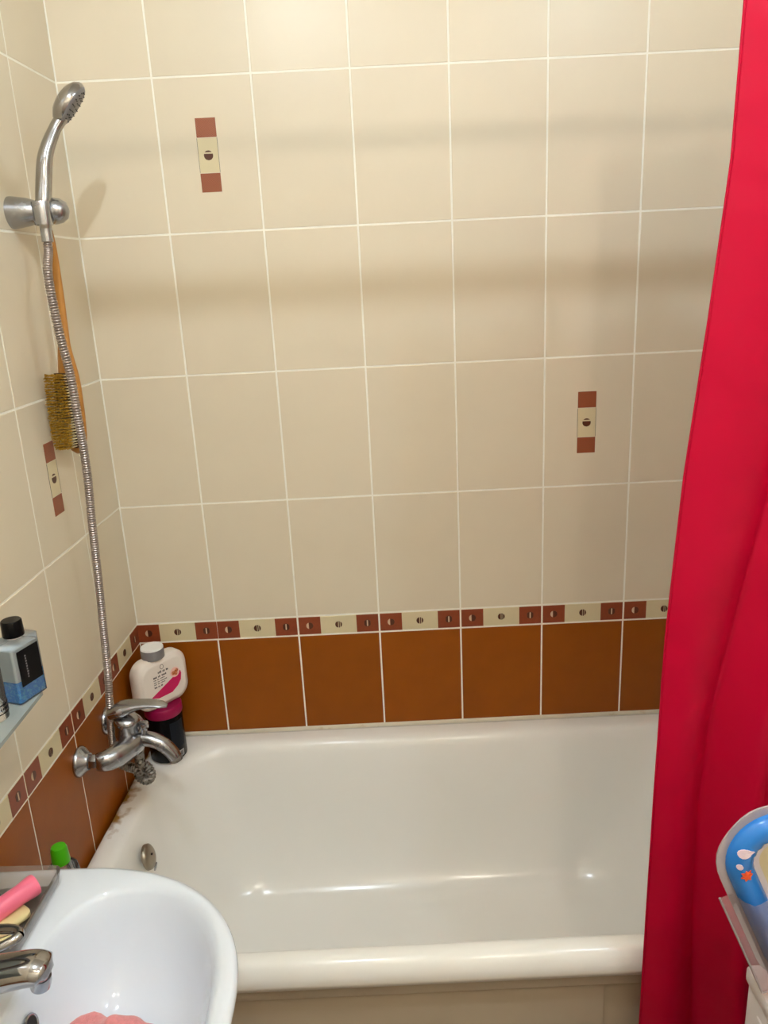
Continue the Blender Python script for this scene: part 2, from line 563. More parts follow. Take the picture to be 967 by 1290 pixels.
def decor(t, dx=0.0, dz=0.0):
    obj('pale_panel', ms_dpl, t, (dx, 0, dz))
    for s in (-1, 1):
        obj('woven_square', ms_dsq, t, (dx, 0, dz + s * 0.0525))
        obj('edge_line', ms_edge, t, (dx + s * 0.0208, 0, dz))
    obj('disc', ms_ddl, t, (dx, 0, dz)); obj('disc', ms_ddt, t, (dx, 0, dz))


def back_map(x, y, z): return (x, y, z)


def tiling(parent, spans, mapf, rot, decor_at):
    """spans: (s0, s1) along the wall; decor_at: {(col,row): (dx,dz)}"""
    for ci, (a, b) in enumerate(spans):
        w = b - a - GAP
        for ri, (z0, z1) in enumerate(ROWS):
            z1 = min(z1, CEIL)
            nm = 'decor_tile' if (ci, ri) in decor_at else 'wall_tile'
            # hand laid: a fraction of a millimetre of unevenness
            t = obj(nm, tmesh(w, z1 - z0 - GAP, 'tile'), parent, mapf((a + b) / 2, random.uniform(0, 0.0003), (z0 + z1) / 2), rot)
            if (ci, ri) in decor_at: decor(t, *decor_at[(ci, ri)])
        border_tile(parent, (a + b) / 2, -BORD / 2, rot, mapf, w)
        for (z0, z1) in ((-BORD - TH, -BORD), (-BORD - 2 * TH, -BORD - TH)):
            obj('brown_tile', tmesh(w, z1 - z0 - GAP, 'tile_brown'), parent, mapf((a + b) / 2, random.uniform(0, 0.0003), (z0 + z1) / 2), rot)


xs = [0.0] + [BX0 + k * TW for k in range(7)] + [RX1]
back_spans = list(zip(xs, xs[1:]))
c1 = back_spans[1]; c5 = back_spans[5]
tiling(wall_back, back_spans, back_map, (0, 0, 0), {
    (1, 3): (0.292 - (c1[0] + c1[1]) / 2, 1.0445 - 3.5 * TH),
    (5, 1): (1.090 - (c5[0] + c5[1]) / 2, 0.4465 - 1.5 * TH)})

# left wall: children of wall_left in its own frame (local x towards the corner, so s is negative)
ls = [0.0] + [LA + k * TW for k in range(11)] + [-(YF - 0.0)]
left_spans = [(-b, -a) for a, b in zip(ls, ls[1:])]
l1 = left_spans[1]
tiling(wall_left, left_spans, back_map, (0, 0, 0), {(1, 1): (-0.301 - (l1[0] + l1[1]) / 2, 0.446 - 1.5 * TH)})

tr = MB().box(0.0, RX1, -0.004, GP, -0.318, -0.305, 0.0015).build('trim_1', M['grout_dirty'], None, 30)
tag(tr, 'sealant bead between bathtub and tiled wall', kind='structure')


# ------------------------------------------------------------------ ceiling bulbs
def ceiling_bulb(label, x, y, rad, colr):
    t = thing('ceiling_lamp', label, 'lamp', (x, y, CEIL), (0, 0, 0), 'bulbs on the ceiling')
    MB().lathe([(0.0, 0.0), (0.052, 0.0), (0.052, -0.006), (0.044, -0.014), (0.024, -0.02), (0.02, -0.03), (0.0, -0.03)], 24, cap0=False, cap1=False).build('base', M['chrome_new'], t)
    r = 0.0215
    em = mat('bulb_glow', (255, 255, 255), 0.5, emit=colr, estr=rad)
    MB().lathe([(r * math.sin(PI * k / 12), -0.0515 + r * math.cos(PI * k / 12)) for k in range(13)], 20, cap0=False, cap1=False).build('bulb', em, t)


for lb, x, y, rad, colr in BULBS:
    ceiling_bulb(lb, x, y, rad, colr)


# ------------------------------------------------------------------ bathtub
RIM = -0.311
TX0, TX1, TY0, TY1 = 0.002, 1.50, -0.737, -0.004


def rrect(x0, x1, y0, y1, r, z, n=10):
    pts = []
    for (cx, cy, a0) in ((x1 - r, y1 - r, 0), (x0 + r, y1 - r, 90), (x0 + r, y0 + r, 180), (x1 - r, y0 + r, 270)):
        for i in range(n + 1):
            a = math.radians(a0 + 90 * i / n)
            pts.append((cx + r * math.cos(a), cy + r * math.sin(a), z))
    # subdivide the straight runs a little is not needed
    return pts


def tubring(l, rgt, f, bk, r, z):
    """insets from the outer rectangle: left, right, front, back"""
    out = []
    for x, y, zz in rrect(TX0 + l, TX1 - rgt, TY0 + f, TY1 - bk, r, z):
        k = max(0.0, 1 - x / 1.5)
        out.append(Vector((x + KW * y * k, y, zz)))
    return out


tub_t = thing('bathtub', 'white enamelled bathtub with a rolled rim along the tiled wall', 'bathtub', (0, 0, 0))
R = []
R.append(tubring(.012, .012, .012, .004, .03, RIM - .050))
R.append(tubring(.002, .002, .002, .001, .03, RIM - .046))
R.append(tubring(.000, .000, .000, .000, .03, RIM - .036))
R.append(tubring(.001, .001, .002, .000, .03, RIM - .022))
R.append(tubring(.004, .004, .010, .001, .03, RIM - .008))
R.append(tubring(.010, .010, .020, .004, .03, RIM - .001))
R.append(tubring(.020, .020, .028, .012, .035, RIM))
R.append(tubring(.040, .040, .038, .034, .07, RIM - .001))
R.append(tubring(.052, .060, .046, .046, .12, RIM - .005))
R.append(tubring(.058, .080, .054, .055, .15, RIM - .014))
R.append(tubring(.062, .095, .060, .061, .16, RIM - .030))
R.append(tubring(.072, .130, .072, .072, .17, RIM - .080))
R.append(tubring(.086, .180, .084, .084, .17, RIM - .160))
R.append(tubring(.102, .230, .096, .096, .17, RIM - .240))
R.append(tubring(.120, .275, .112, .112, .17, RIM - .300))
R.append(tubring(.142, .305, .134, .134, .16, RIM - .340))
R.append(tubring(.170, .335, .162, .162, .14, RIM - .366))
R.append(tubring(.205, .365, .195, .195, .11, RIM - .380))
R.append(tubring(.260, .410, .235, .235, .08, RIM - .386))
tb = MB().rings(R, True, False, True).build('tub_body', M['tub'], tub_t, 60)
# overflow on the sloping left end
ov = Vector((0.0735, -0.362, -0.383))
nrm = Vector((1.0, 0.0, 0.28)).normalized()
oc = MB()
oc.lathe([(0.0, 0.012), (0.010, 0.012), (0.022, 0.010), (0.027, 0.006), (0.0275, 0.0), (0.0, -0.004)], 28, ov, nrm, cap0=False, cap1=False)
cover = oc.build('overflow_cover', M['steel_dull'], tub_t, 50)
hl = MB()
for dz in (-.0075, .0045):
    hl.lathe([(0.0, 0.0132), (0.0028, 0.0130), (0.0028, 0.010)], 12, ov + Vector((0, 0, dz)), nrm, sx=.8, sy=1.0, cap0=False)
hl.build('drain_hole', M['steel_dark'], cover, 50)
rg = MB()
rg.tube([ov + Vector((.013 + .002 * math.sin(a), .006 + .007 * math.cos(a), -.030 + .008 * math.sin(a))) for a in [2 * PI * i / 18 for i in range(19)]], 0.0016, 8, False)
rg.build('chain_ring', M['chrome'], cover, 50)

# screen under the tub
scr = thing('bathtub_screen', 'grey beige sliding screen under the bathtub rim', 'screen', (0, 0, FLOOR))
zf = -FLOOR
def S(z): return z - FLOOR
MB().box(-0.02, 1.50, -0.722, -0.700, S(-0.390), S(-0.362), 0.002).build('top_rail', M['panel_rail'], scr, 30)
MB().box(-0.02, 1.50, -0.722, -0.700, 0.0, 0.035, 0.002).build('bottom_rail', M['panel_rail'], scr, 30)
MB().box(-0.02, 0.958, -0.716, -0.711, 0.036, S(-0.3905), 0.001).build('sliding_panel', M['panel'], scr, 30)
MB().box(0.572, 1.50, -0.708, -0.703, 0.036, S(-0.3905), 0.001).build('sliding_panel', M['panel'], scr, 30)

# ------------------------------------------------------------------ curtain on its rod
ROD_Z, ROD_Y = 1.300, -0.752
rod = thing('curtain_rod', 'white shower curtain rod spanning the room above the bathtub', 'rod', (0, 0, 0))
MB().tube([(KW * ROD_Y - .0, ROD_Y, ROD_Z), (RX1, ROD_Y, ROD_Z)], 0.0125, 16).build('pole', M['rod'], rod)
MB().lathe([(0.03, 0.0), (0.03, 0.008), (0.017, 0.014), (0.014, 0.03)], 20, (KW * ROD_Y, ROD_Y, ROD_Z), (1, 0, 0)).build('flange', M['rod'], rod)
MB().lathe([(0.03, 0.0), (0.03, 0.008), (0.017, 0.014), (0.014, 0.03)], 20, (RX1, ROD_Y, ROD_Z), (-1, 0, 0)).build('flange', M['rod'], rod)

CUR = thing('shower_curtain', 'bright red shower curtain hanging outside the bathtub', 'curtain', (0, 0, 0))
XL = [(-.80, 1.001), (-.43, 1.002), (-.20, 1.003), (.022, 1.005), (.284, 1.009), (.515, 1.021), (.72, 1.039), (.902, 1.052), (1.067, 1.053), (1.27, 1.060)]
XV = [(-.80, 1.120), (-.44, 1.101), (-.21, 1.088), (-.015, 1.084), (.15, 1.090), (.30, 1.113), (.464, 1.139), (.75, 1.175), (1.27, 1.185)]
XR = [(-.80, 1.485), (1.27, 1.478)]


def curtain_pt(s, z):
    xl, xv, xr = interp(XL, z), interp(XV, z), interp(XR, z)
    if s < 0.28:
        u = s / 0.28
        x = xl + (xv - xl) * u
    else:
        u = (s - 0.28) / 0.72
        x = xv + (xr - xv) * u
    amp = interp([(-.80, .030), (-.2, .026), (.3, .020), (.9, .014), (1.27, .024)], z)
    if s < 0.28:
        ph = s / 0.28
        d = -amp * math.sin(PI * ph) ** 1.0 * 0.55 + amp * 0.9 * ph ** 3
    else:
        ph = (s - 0.28) / 0.72
        d = amp * 0.9 * math.cos(2 * PI * 3.0 * ph) + amp * .15 * math.sin(11 * ph + 2 * z)
    d += 0.004 * math.sin(3.1 * z + 5 * s) + 0.0016 * math.exp(-((z - .212) / .010) ** 2) * (1 - s)
    return Vector((x, -0.768 + d, z))


def curtain_mesh():
    ns, nz = 110, 150
    z0, z1 = -0.80, 1.272
    vs = [curtain_pt(i / ns, z0 + (z1 - z0) * j / nz) for j in range(nz + 1) for i in range(ns + 1)]
    fs = []
    for j in range(nz):
        for i in range(ns):
            a = j * (ns + 1) + i
            fs.append((a, a + 1, a + ns + 2, a + ns + 1))
    return new_mesh('cloth', vs, fs, M['curtain'], 180)


cl = obj('cloth', curtain_mesh(), CUR)
sm = cl.modifiers.new('thickness', 'SOLIDIFY'); sm.thickness = 0.0012
hem = MB().tube([curtain_pt(0.0, -0.80 + 2.072 * j / 90) for j in range(91)], 0.0016, 8)
hem.build('hem', M['curtain'], CUR, 60)
for k in range(8):
    p = curtain_pt(0.02 + 0.137 * k, 1.265)
    rgm = MB().tube([Vector((p.x, ROD_Y + .021 * math.cos(a), ROD_Z - .0075 + .023 * math.sin(a))) for a in [2 * PI * i / 20 for i in range(21)]], 0.0022, 8, False)
    rgm.build('curtain_ring', M['rod'], CUR, 60)

# ------------------------------------------------------------------ washbasin
SZ = -0.060
sink = thing('washbasin', 'white ceramic washbasin with a rounded front beside the bathtub', 'washbasin', (0, 0, 0))
SY = -1.020


def sink_out(a_, b_, cx, xw, z, n=56, e=2.25):
    """D outline: straight sides from the wall, superellipse front"""
    pts = []
    for i in range(n + 1):
        t = -PI / 2 + PI * i / n
        c, s_ = math.cos(t), math.sin(t)
        x = cx + a_ * (abs(c) ** (2 / e)); y = SY + b_ * math.copysign(abs(s_) ** (2 / e), s_)
        pts.append(Vector((x, y, z)))
    yb = SY + b_; m_ = 8
    for i in range(1, m_ + 1):
        pts.append(Vector((cx + (xw + KW * (yb) - cx) * i / m_, yb, z)))
    for i in range(1, 12):
        y = yb - 2 * b_ * i / 12
        pts.append(Vector((xw + KW * y, y, z)))
    yb = SY - b_
    for i in range(m_):
        pts.append(Vector((xw + KW * yb + (cx - xw - KW * yb) * i / m_, yb, z)))
    return pts


def bowl_ring(inset, z, sxl=0.0, n=None):
    """inner bowl outline: superellipse left side flatter"""
    N = 56 + 1 + 8 + 11 + 8
    pts = []
    cx, a_r, a_l, b_ = 0.232, 0.145 - inset, 0.106 - inset * .75 - sxl, 0.204 - inset * 1.1
    for i in range(N):
        t = -PI / 2 + 2 * PI * i / N
        c, s_ = math.cos(t), math.sin(t)
        e = 2.25 if c > 0 else 3.2
        a = a_r if c > 0 else a_l
        pts.append(Vector((cx + a * math.copysign(abs(c) ** (2 / e), c), SY + b_ * math.copysign(abs(s_) ** (2 / e), s_), z)))
    return pts


so = [sink_out(.12, .11, .08, .004, SZ - .20),
      sink_out(.19, .16, .10, .003, SZ - .165),
      sink_out(.24, .205, .115, .002, SZ - .105),
      sink_out(.272, .240, .12, .002, SZ - .045),
      sink_out(.283, .252, .12, .002, SZ - .018),
      sink_out(.286, .255, .12, .002, SZ - .008),
      sink_out(.284, .253, .12, .003, SZ - .002),
      sink_out(.278, .247, .12, .006, SZ)]
# bring the deck to the bowl: align parameterisation by angle around the bowl centre
def align(ring, ref):
    c = Vector((0.232, SY, 0))
    out = []
    an = [math.atan2((p - c).y, (p - c).x) for p in ref]
    for p in ring:
        pass
    return ring


N_ = len(so[0])
def bowl_like(ref, inset, z, sxl=0.0):
    """inner outline sampled at the same directions as the outer ring ref"""
    cx, a_r, a_l, b_ = 0.232, 0.147 - inset, 0.108 - inset * .7 - sxl, 0.206 - inset * 1.15
    pts = []
    for p in ref:
        t = math.atan2(p.y - SY, p.x - cx)
        c, s_ = math.cos(t), math.sin(t)
        a = a_r if c > 0 else a_l
        e = 2.25 if c > 0 else 3.0
        rr = (abs(c / a) ** e + abs(s_ / b_) ** e) ** (-1 / e)
        pts.append(Vector((cx + rr * c, SY + rr * s_, z)))
    return pts


ref = so[-1]
si = [bowl_like(ref, -.006, SZ - .0005), bowl_like(ref, .0, SZ - .003), bowl_like(ref, .005, SZ - .010), bowl_like(ref, .010, SZ - .024),
      bowl_like(ref, .020, SZ - .060), bowl_like(ref, .032, SZ - .095), bowl_like(ref, .048, SZ - .122), bowl_like(ref, .072, SZ - .140),
      bowl_like(ref, .100, SZ - .148), bowl_like(ref, .125, SZ - .152)]
si = [r if k < 9 else [Vector((0.232 + (p.x - .232) * .5, SY + (p.y - SY) * .5, p.z)) for p in r] for k, r in enumerate(si)]
MB().rings(so + si, True, True, True).build('basin', M['sink'], sink, 60)
MB().lathe([(0.0, 0.006), (0.012, 0.005), (0.022, 0.003), (0.024, 0.0)], 24, (0.235, SY - .02, SZ - .1525), cap0=False).build('drain', M['chrome'], sink)
ovs = MB().lathe([(0.0, 0.002), (0.011, 0.002), (0.013, 0.0)], 20, (0.1395, -0.999, SZ - .042), (1, 0, .32), cap0=False).build('overflow_hole', M['steel_dark'], sink)
MB().tube([Vector((.1405 + .0, -.999 + .013 * math.cos(a), SZ - .042 + .0125 * math.sin(a))) + Vector((1, 0, .32)) * (-.004 * math.sin(a) * 1.0) for a in [2 * PI * i / 20 for i in range(21)]], 0.002, 8, False).build('overflow_ring', M['chrome'], ovs)

# basin mixer tap
mx_t = thing('basin_mixer', 'chrome mixer tap with a loop lever on the washbasin', 'tap', (0.045, SY - .012, SZ))
MB().lathe([(0.028, 0.0), (0.028, 0.006), (0.024, 0.010), (0.023, 0.06), (0.024, 0.092), (0.020, 0.108), (0.008, 0.114), (0.0, 0.115)], 28, cap1=False).build('body', M['chrome_new'], mx_t)
sp_path = spline([(0.0, 0, 0.052), (0.05, 0, 0.067), (0.10, 0, 0.078), (0.135, 0.001, 0.082), (0.152, 0.001, 0.074)], 6)
nS = len(sp_path)
spo = MB().tube(sp_path, 0.016, 20, True, flat=[(0.027 - .006 * (k / nS), 0.022 - .007 * (k / nS)) if k < nS - 3 else (0.016 - .003 * (k - nS + 3), 0.012 - .003 * (k - nS + 3)) for k in range(nS)], up=(0, 0, 1)).build('spout', M['chrome_new'], mx_t, 60)
MB().lathe([(0.012, 0.0), (0.0125, -0.008), (0.0115, -0.016), (0.008, -0.016), (0.0075, -0.012)], 20, (0.140, .001, 0.070), (0.18, 0, 1)).build('aerator', M['chrome'], spo)
lp = []
for i in range(29):
    a = 2 * PI * i / 28
    lp.append((0.068 + 0.055 * math.cos(a), 0.004 + 0.0185 * math.sin(a), 0.118 + .010 * math.cos(a)))
MB().tube(lp, 0.0058, 12, False).build('lever', M['chrome_new'], mx_t, 70)
MB().lathe([(0.020, 0.0), (0.021, 0.008), (0.014, 0.018), (0.0, 0.020)], 20, (0.004, 0, 0.106), (0.15, 0, 1), cap1=False).build('lever_base', M['chrome_new'], mx_t)

# ------------------------------------------------------------------ bath tap on the left wall
W0 = Vector((0, 0, 0))
bt = thing('bath_mixer', 'worn chrome bath mixer tap on the tiled wall above the bathtub', 'tap', (KW * -0.328, -0.328, -0.112), (0, 0, ANG_L - PI / 2))
# local frame: x out of the wall, y towards the corner, z up
for s in (-1, 1):
    e = MB().lathe([(0.031, 0.0), (0.0315, 0.004), (0.029, 0.008), (0.019, 0.017), (0.0165, 0.022), (0.0, 0.022)], 28, (0.0002, s * .076, 0), (1, 0, 0), cap1=False).build('wall_flange', M['chrome'], bt)
    MB().lathe([(0.0145, 0.02), (0.0150, 0.022), (0.0150, 0.036), (0.013, 0.040)], 6, (0, s * .076, 0), (1, 0, 0)).build('union_nut', M['chrome'], e, 25)
# crescent body: arms sweep from the nuts forward to the centre
arm = spline([(0.036, -.079, -.001), (0.056, -.071, -.002), (0.074, -.045, -.003), (0.084, -.016, -.004), (0.086, 0, -.004), (0.084, .016, -.004), (0.074, .045, -.003), (0.056, .071, -.002), (0.036, .079, -.001)], 6)
nA = len(arm)
MB().tube(arm, 0.02, 20, True, flat=[(0.013 + .013 * math.sin(PI * k / (nA - 1)) ** .7, 0.0175 + .009 * math.sin(PI * k / (nA - 1)) ** .7) for k in range(nA)], up=(0, 0, 1)).build('body', M['chrome'], bt, 60)
MB().lathe([(0.024, -0.004), (0.0255, 0.006), (0.0250, 0.024), (0.0265, 0.028), (0.0265, 0.034), (0.022, 0.041), (0.010, 0.045), (0.0, 0.046)], 28, (0.074, 0, 0.012), (0.10, 0, 1), cap1=False).build('cartridge_housing', M['chrome'], bt)
lv = spline([(0.046, 0.0, 0.060), (0.070, 0, 0.071), (0.098, 0, 0.079), (0.125, 0, 0.082), (0.150, 0, 0.080), (0.166, 0, 0.076)], 5)
nL = len(lv)
MB().tube(lv, .01, 18, True, flat=[(interp([(0, .016), (.2, .026), (.5, .018), (.85, .014), (1, .006)], k / (nL - 1)), interp([(0, .012), (.2, .016), (.5, .0075), (1, .003)], k / (nL - 1))) for k in range(nL)], up=(0, 0, 1)).build('lever', M['chrome'], bt, 60)
spt = spline([(0.080, 0, -.004), (0.100, 0, 0.000), (0.125, 0, -.003), (0.146, 0, -.015), (0.162, 0, -.034), (0.168, 0, -.046)], 6)
nP = len(spt)
sp2 = MB().tube(spt, .015, 20, True, flat=[(.0175 - .003 * k / nP, .0165 - .003 * k / nP) for k in range(nP)], up=(0, 0, 1)).build('spout', M['chrome'], bt, 60)
MB().lathe([(0.0135, 0.0), (0.0140, 0.004), (0.0135, 0.010), (0.009, 0.010)], 20, (0.1675, 0, -.043), (.22, 0, -1)).build('aerator', M['chrome_scale'], sp2)
dv = MB().lathe([(0.0065, 0.0), (0.006, 0.014), (0.0095, 0.017), (0.0105, 0.022), (0.0095, 0.028), (0.005, 0.030), (0.0, 0.0305)], 20, (0.110, 0.0, 0.010), (0.06, 0, 1), cap1=False).build('diverter_knob', M['chrome'], bt)
MB().lathe([(0.012, 0.0), (0.012, -0.012), (0.0105, -0.014), (0.0105, -0.026), (0.009, -0.03)], 20, (0.092, 0.0, -.016), (0, 0, 1)).build('shower_outlet', M['chrome_scale'], bt)


def bath_local(p):
    a = ANG_L - PI / 2
    return Vector((KW * -0.328, -0.328, -0.112)) + Matrix.Rotation(a, 3, 'Z') @ Vector(p)


# ------------------------------------------------------------------ hand shower, its bracket and hose
br = thing('shower_bracket', 'chrome wall bracket holding the hand shower', 'bracket', (KW * -.288, -.288, .926), (0, 0, ANG_L - PI / 2))
MB().lathe([(0.0275, 0.0), (0.0275, 0.003), (0.0235, 0.030), (0.0190, 0.044), (0.0175, 0.048), (0.0, 0.048)], 28, axis=(1, 0, 0), cap1=False).build('cone', M['chrome'], br)
MB().lathe([(0.0125, 0.046), (0.0150, 0.050), (0.0150, 0.054), (0.0125, 0.058)], 24, axis=(1, 0, 0)).build('collar', M['steel_dark'], br)
MB().lathe([(0.0, 0.052), (0.018, 0.056), (0.0215, 0.062), (0.0225, 0.074), (0.0205, 0.086), (0.0145, 0.095), (0.006, 0.099), (0.0, 0.1)], 28, (0, .006, 0), (1, 0, 0), cap0=False, cap1=False).build('swivel_knob', M['chrome'], br)
BRK = Vector((KW * -.288, -.288, .926))
SH0 = BRK + Vector((0.062, -.016, -.018))     # lower end of the handle in the clip
MB().lathe([(0.0135, -.024), (0.0155, -.024), (0.0165, 0.012), (0.0160, 0.014), (0.0140, 0.014)], 24, (0.062, -.016, 0.0), cap0=False, cap1=False).build('clip', M['chrome'], br)

hs = thing('hand_shower', 'chrome hand shower standing in its wall bracket', 'shower head', (0, 0, 0))
hp = spline([SH0 + Vector((0, 0, -.012)), SH0 + Vector((.001, 0, .016)), (0.0565, -.292, .975), (0.0635, -.283, 1.018), (0.0790, -.268, 1.058), (0.0925, -.258, 1.080)], 7)
nH = len(hp)
handle = MB().tube(hp, [interp([(0, .0098), (.12, .0120), (.3, .0140), (.55, .0135), (.8, .0105), (1, .0105)], k / (nH - 1)) for k in range(nH)], 20).build('handle', M['chrome_new'], hs, 60)
hd = Vector((0.1035, -.2525, 1.104))
# head: a tilted flattened bowl, spray face turned to the room and down
hn = Vector((0.78, 0.10, -0.62)).normalized()   # spray direction
hz = Vector((0.42, 0.16, 0.89)); hz = (hz - hn * hz.dot(hn)).normalized()
hx = hz.cross(hn).normalized()
HM = Matrix((hx, hz, hn)).transposed().to_4x4(); HM.translation = hd
MB().lathe([(0.0, -.017), (0.010, -.0163), (0.020, -.013), (0.028, -.0065), (0.0315, 0.000), (0.032, 0.005), (0.030, 0.010)], 32, sx=.86, sy=1.28, cap0=False).xf(HM).build('head', M['chrome_new'], hs, 60)
face = MB().lathe([(0.030, 0.010), (0.027, 0.0135), (0.012, 0.0145), (0.0, 0.0150)], 32, sx=.86, sy=1.28, cap1=False).xf(HM).build('spray_face', M['grey_plastic'], hs, 60)
nz_b = MB()
for rr, cnt in ((0.007, 6), (0.015, 12), (0.023, 18)):
    for i in range(cnt):
        a = 2 * PI * i / cnt
        nz_b.lathe([(0.0012, 0.012), (0.001, 0.0157)], 6, (rr * .86 * math.cos(a), rr * 1.28 * math.sin(a), 0))
nz_b.xf(HM).build('nozzles', M['steel_dark'], hs, 60)
hs_n = [o for o in hs.children if o.name.startswith('nozzles')]

# hose from the handle to the tap: ribs along the whole length
a0 = SH0 + Vector((0, 0, -.012))
loop_c = bath_local((0.092, 0.004, -.086))
loop = [loop_c + Vector((.0150 * math.cos(a) * .93 + .004, -.0150 * math.cos(a) * .36 + .009 * (i / 12 - .5), .0160 * math.sin(a))) for i, a in enumerate([math.radians(150 + 330 * i / 12) for i in range(13)])]
HP = spline([a0, a0 + Vector((-.001, -.002, -.035)), (0.0535, -0.3339, 0.8133), (0.0611, -0.344, 0.7186), (0.0672, -0.3418, 0.6483), (0.0691, -0.3432, 0.5765), (0.0656, -0.3311, 0.4696), (0.0577, -0.3273, 0.3593), (0.0481, -0.316, 0.2408), (0.0412, -0.3137, 0.137), (0.0343, -0.3119, 0.0292),
             (0.0320, -.324, -.040), bath_local((.036, .012, -.050))] + loop + [bath_local((.092, 0, -.056)), bath_local((.092, 0, -.044))], 10)
# resample evenly
L = [0.0]
for a, b in zip(HP, HP[1:]): L.append(L[-1] + (b - a).length)
PITCH = 0.0048
step = PITCH / 4
ev, k = [], 0
d = 0.0
while d < L[-1]:
    while L[k + 1] < d: k += 1
    t = (d - L[k]) / max(1e-9, L[k + 1] - L[k])
    ev.append(HP[k].lerp(HP[k + 1], t)); d += step
prof = (0.0062, 0.0078, 0.0082, 0.0076)
hose = thing('shower_hose', 'ribbed steel shower hose hanging from the hand shower to the bath tap', 'hose', (0, 0, 0))
cut = next(i for i, p in enumerate(ev) if p.z < -0.148)
MB().tube(ev[:cut], [prof[i % 4] for i in range(cut)], 12).build('ribbed_tube', M['hose'], hose, 60)
MB().tube(ev[cut - 1:], [prof[i % 4] * 1.35 for i in range(len(ev) - cut + 1)], 12).build('limescaled_loop', M['chrome_scale'], hose, 60)
MB().tube([a0 + Vector((0, 0, .004)), a0 + Vector((0, -.001, -.022))], 0.0098, 16).build('coupling', M['chrome'], hose, 40)

# ------------------------------------------------------------------ bath brush hanging behind the hose
bb = Vector((-0.36, -0.93, 0.04)).normalized()          # bristle direction
bl = Vector((0.010, 0.032, -1.0)).normalized()           # along the brush, downwards
bl = (bl - bb * bl.dot(bb)).normalized()
bw = bb.cross(bl).normalized()                           # across the brush
BO = Vector((0.0340, -.250, .903))                        # top of the handle
BM = Matrix((bw, bl, bb)).transposed().to_4x4(); BM.translation = BO
brush = thing('bath_brush', 'wooden bath brush with ochre bristles hanging under the shower bracket', 'brush', (0, 0, 0))
# plan outline (half width along length)
OUT = [(0.0, .004), (.006, .0085), (.03, .0105), (.09, .0100), (.16, .0105), (.21, .0130), (.25, .0200), (.29, .0245), (.34, .0255), (.385, .0235), (.41, .0165), (.418, .004)]
bk = []
for i in range(61):
    t = .418 * i / 60
    hw = interp(OUT, t)
    th = interp([(0, .006), (.2, .0075), (.27, .0135), (.41, .0120), (.418, .004)], t)
    zc = -0.010 * math.sin(PI * min(1, t / .25)) * .6 - 0.004 * min(1, max(0, (t - .22) / .04))
    bk.append([Vector((hw * math.cos(2 * PI * q / 20), t, zc + th * math.sin(2 * PI * q / 20))) for q in range(20)])
MB().rings(bk).xf(BM).build('wooden_back', M['wood'], brush, 60)
bed = []
for i in range(25):
    t = .262 + .142 * i / 24
    hw = max(.003, interp(OUT, t) - .003)
    bed.append([Vector((-hw, t, 0.007)), Vector((hw, t, .007)), Vector((hw, t, .0145)), Vector((-hw, t, .0145))])
MB().rings(bed).xf(BM).build('bristle_bed', M['pad'], brush, 40)
tf = MB()
nrow = 26
for i in range(nrow):
    t = .266 + .134 * i / (nrow - 1)
    hw = max(.004, interp(OUT, t) - .0045)
    nc = 7
    for j in range(nc):
        u = -hw + 2 * hw * j / (nc - 1)
        for q in range(6):
            ox, oy = random.uniform(-.0012, .0012), random.uniform(-.0014, .0014)
            lean = 0.0015 * (j - 3) / 3
            h = .0375 + random.uniform(-.002, .002)
            lx, ly = lean + random.uniform(-.0012, .0012), random.uniform(-.0016, .0016) + (0.004 * (i / (nrow - 1) - .5))
            r = .0008
            base = Vector((u + ox * .4, t + oy * .4, .008)); mid = base + Vector((lx * .5, ly * .5, (h - .008) * .72)); top = base + Vector((ox + lx, oy + ly, h - .008))
            for (p, qq, mi) in ((base, mid, 0), (mid, top, 1)):
                tri = [(r, 0), (-r * .5, r * .87), (-r * .5, -r * .87)]
                vs = [p + Vector((x, y, 0)) for x, y in tri] + [qq + Vector((x * 1.1, y * 1.1, 0)) for x, y in tri]
                tf.add(vs, [(0, 1, 4, 3), (1, 2, 5, 4), (2, 0, 3, 5), (5, 4, 3)], mi)
tfo = tf.xf(BM).build('bristles', [M['bristle'], M['bristle_tip']], brush, None)
tfo['kind'] = 'stuff'
MB().tube([BO + Vector((0, 0, -.006)), BO + Vector((-.004, 0, .010)), BO + Vector((-.008, -.004, .017)), BO + Vector((-.006, -.010, .008)), BO + Vector((0, -.002, -.005))], 0.0012, 6).build('hanging_cord', M['pad'], brush, 60)

# ------------------------------------------------------------------ bottles at the tub corner
jar = thing('cosmetic_jar', 'black cosmetic jar with a magenta lid on the bathtub corner', 'jar', (0.062, -0.086, RIM + .0005))
MB().lathe([(0.0, 0.0), (0.041, 0.0), (0.0435, 0.003), (0.0435, 0.114), (0.0425, 0.117), (0.0, 0.117)], 36, cap0=False, cap1=False).build('jar_body', M['black'], jar)
MB().lathe([(0.0, 0.1175), (0.0445, 0.1175), (0.0455, 0.120), (0.0455, 0.137), (0.043, 0.141), (0.0, 0.1415)], 36, cap0=False, cap1=False).build('lid', M['magenta_lid'], jar)
def arc_label(r, a0, a1, z0, z1, n=14):
    vs = []
    for i in range(n + 1):
        a = math.radians(a0 + (a1 - a0) * i / n)
        for rr in (r, r + .0004):
            for z in (z0, z1):
                vs.append((rr * math.cos(a), rr * math.sin(a), z))
    fs = []
    for i in range(n):
        b = i * 4; c = b + 4
        fs += [(b + 2, c + 2, c + 3, b + 3), (b, b + 1, c + 1, c), (b + 1, b + 3, c + 3, c + 1), (b, c, c + 2, b + 2)]
    return vs, fs
MB().add(*arc_label(.0436, -60, -10, .034, .104)).build('side_label', M['grey_print'], jar, 40)
MB().add(*arc_label(.0436, -64, -20, .008, .024)).build('bar_label', M['pale_print'], jar, 40)
tx = MB()
for i in range(13):
    a = -62 + i * 3.1
    tx.add(*arc_label(.0440, a, a + random.uniform(.7, 2.0), .010, .022, 1))
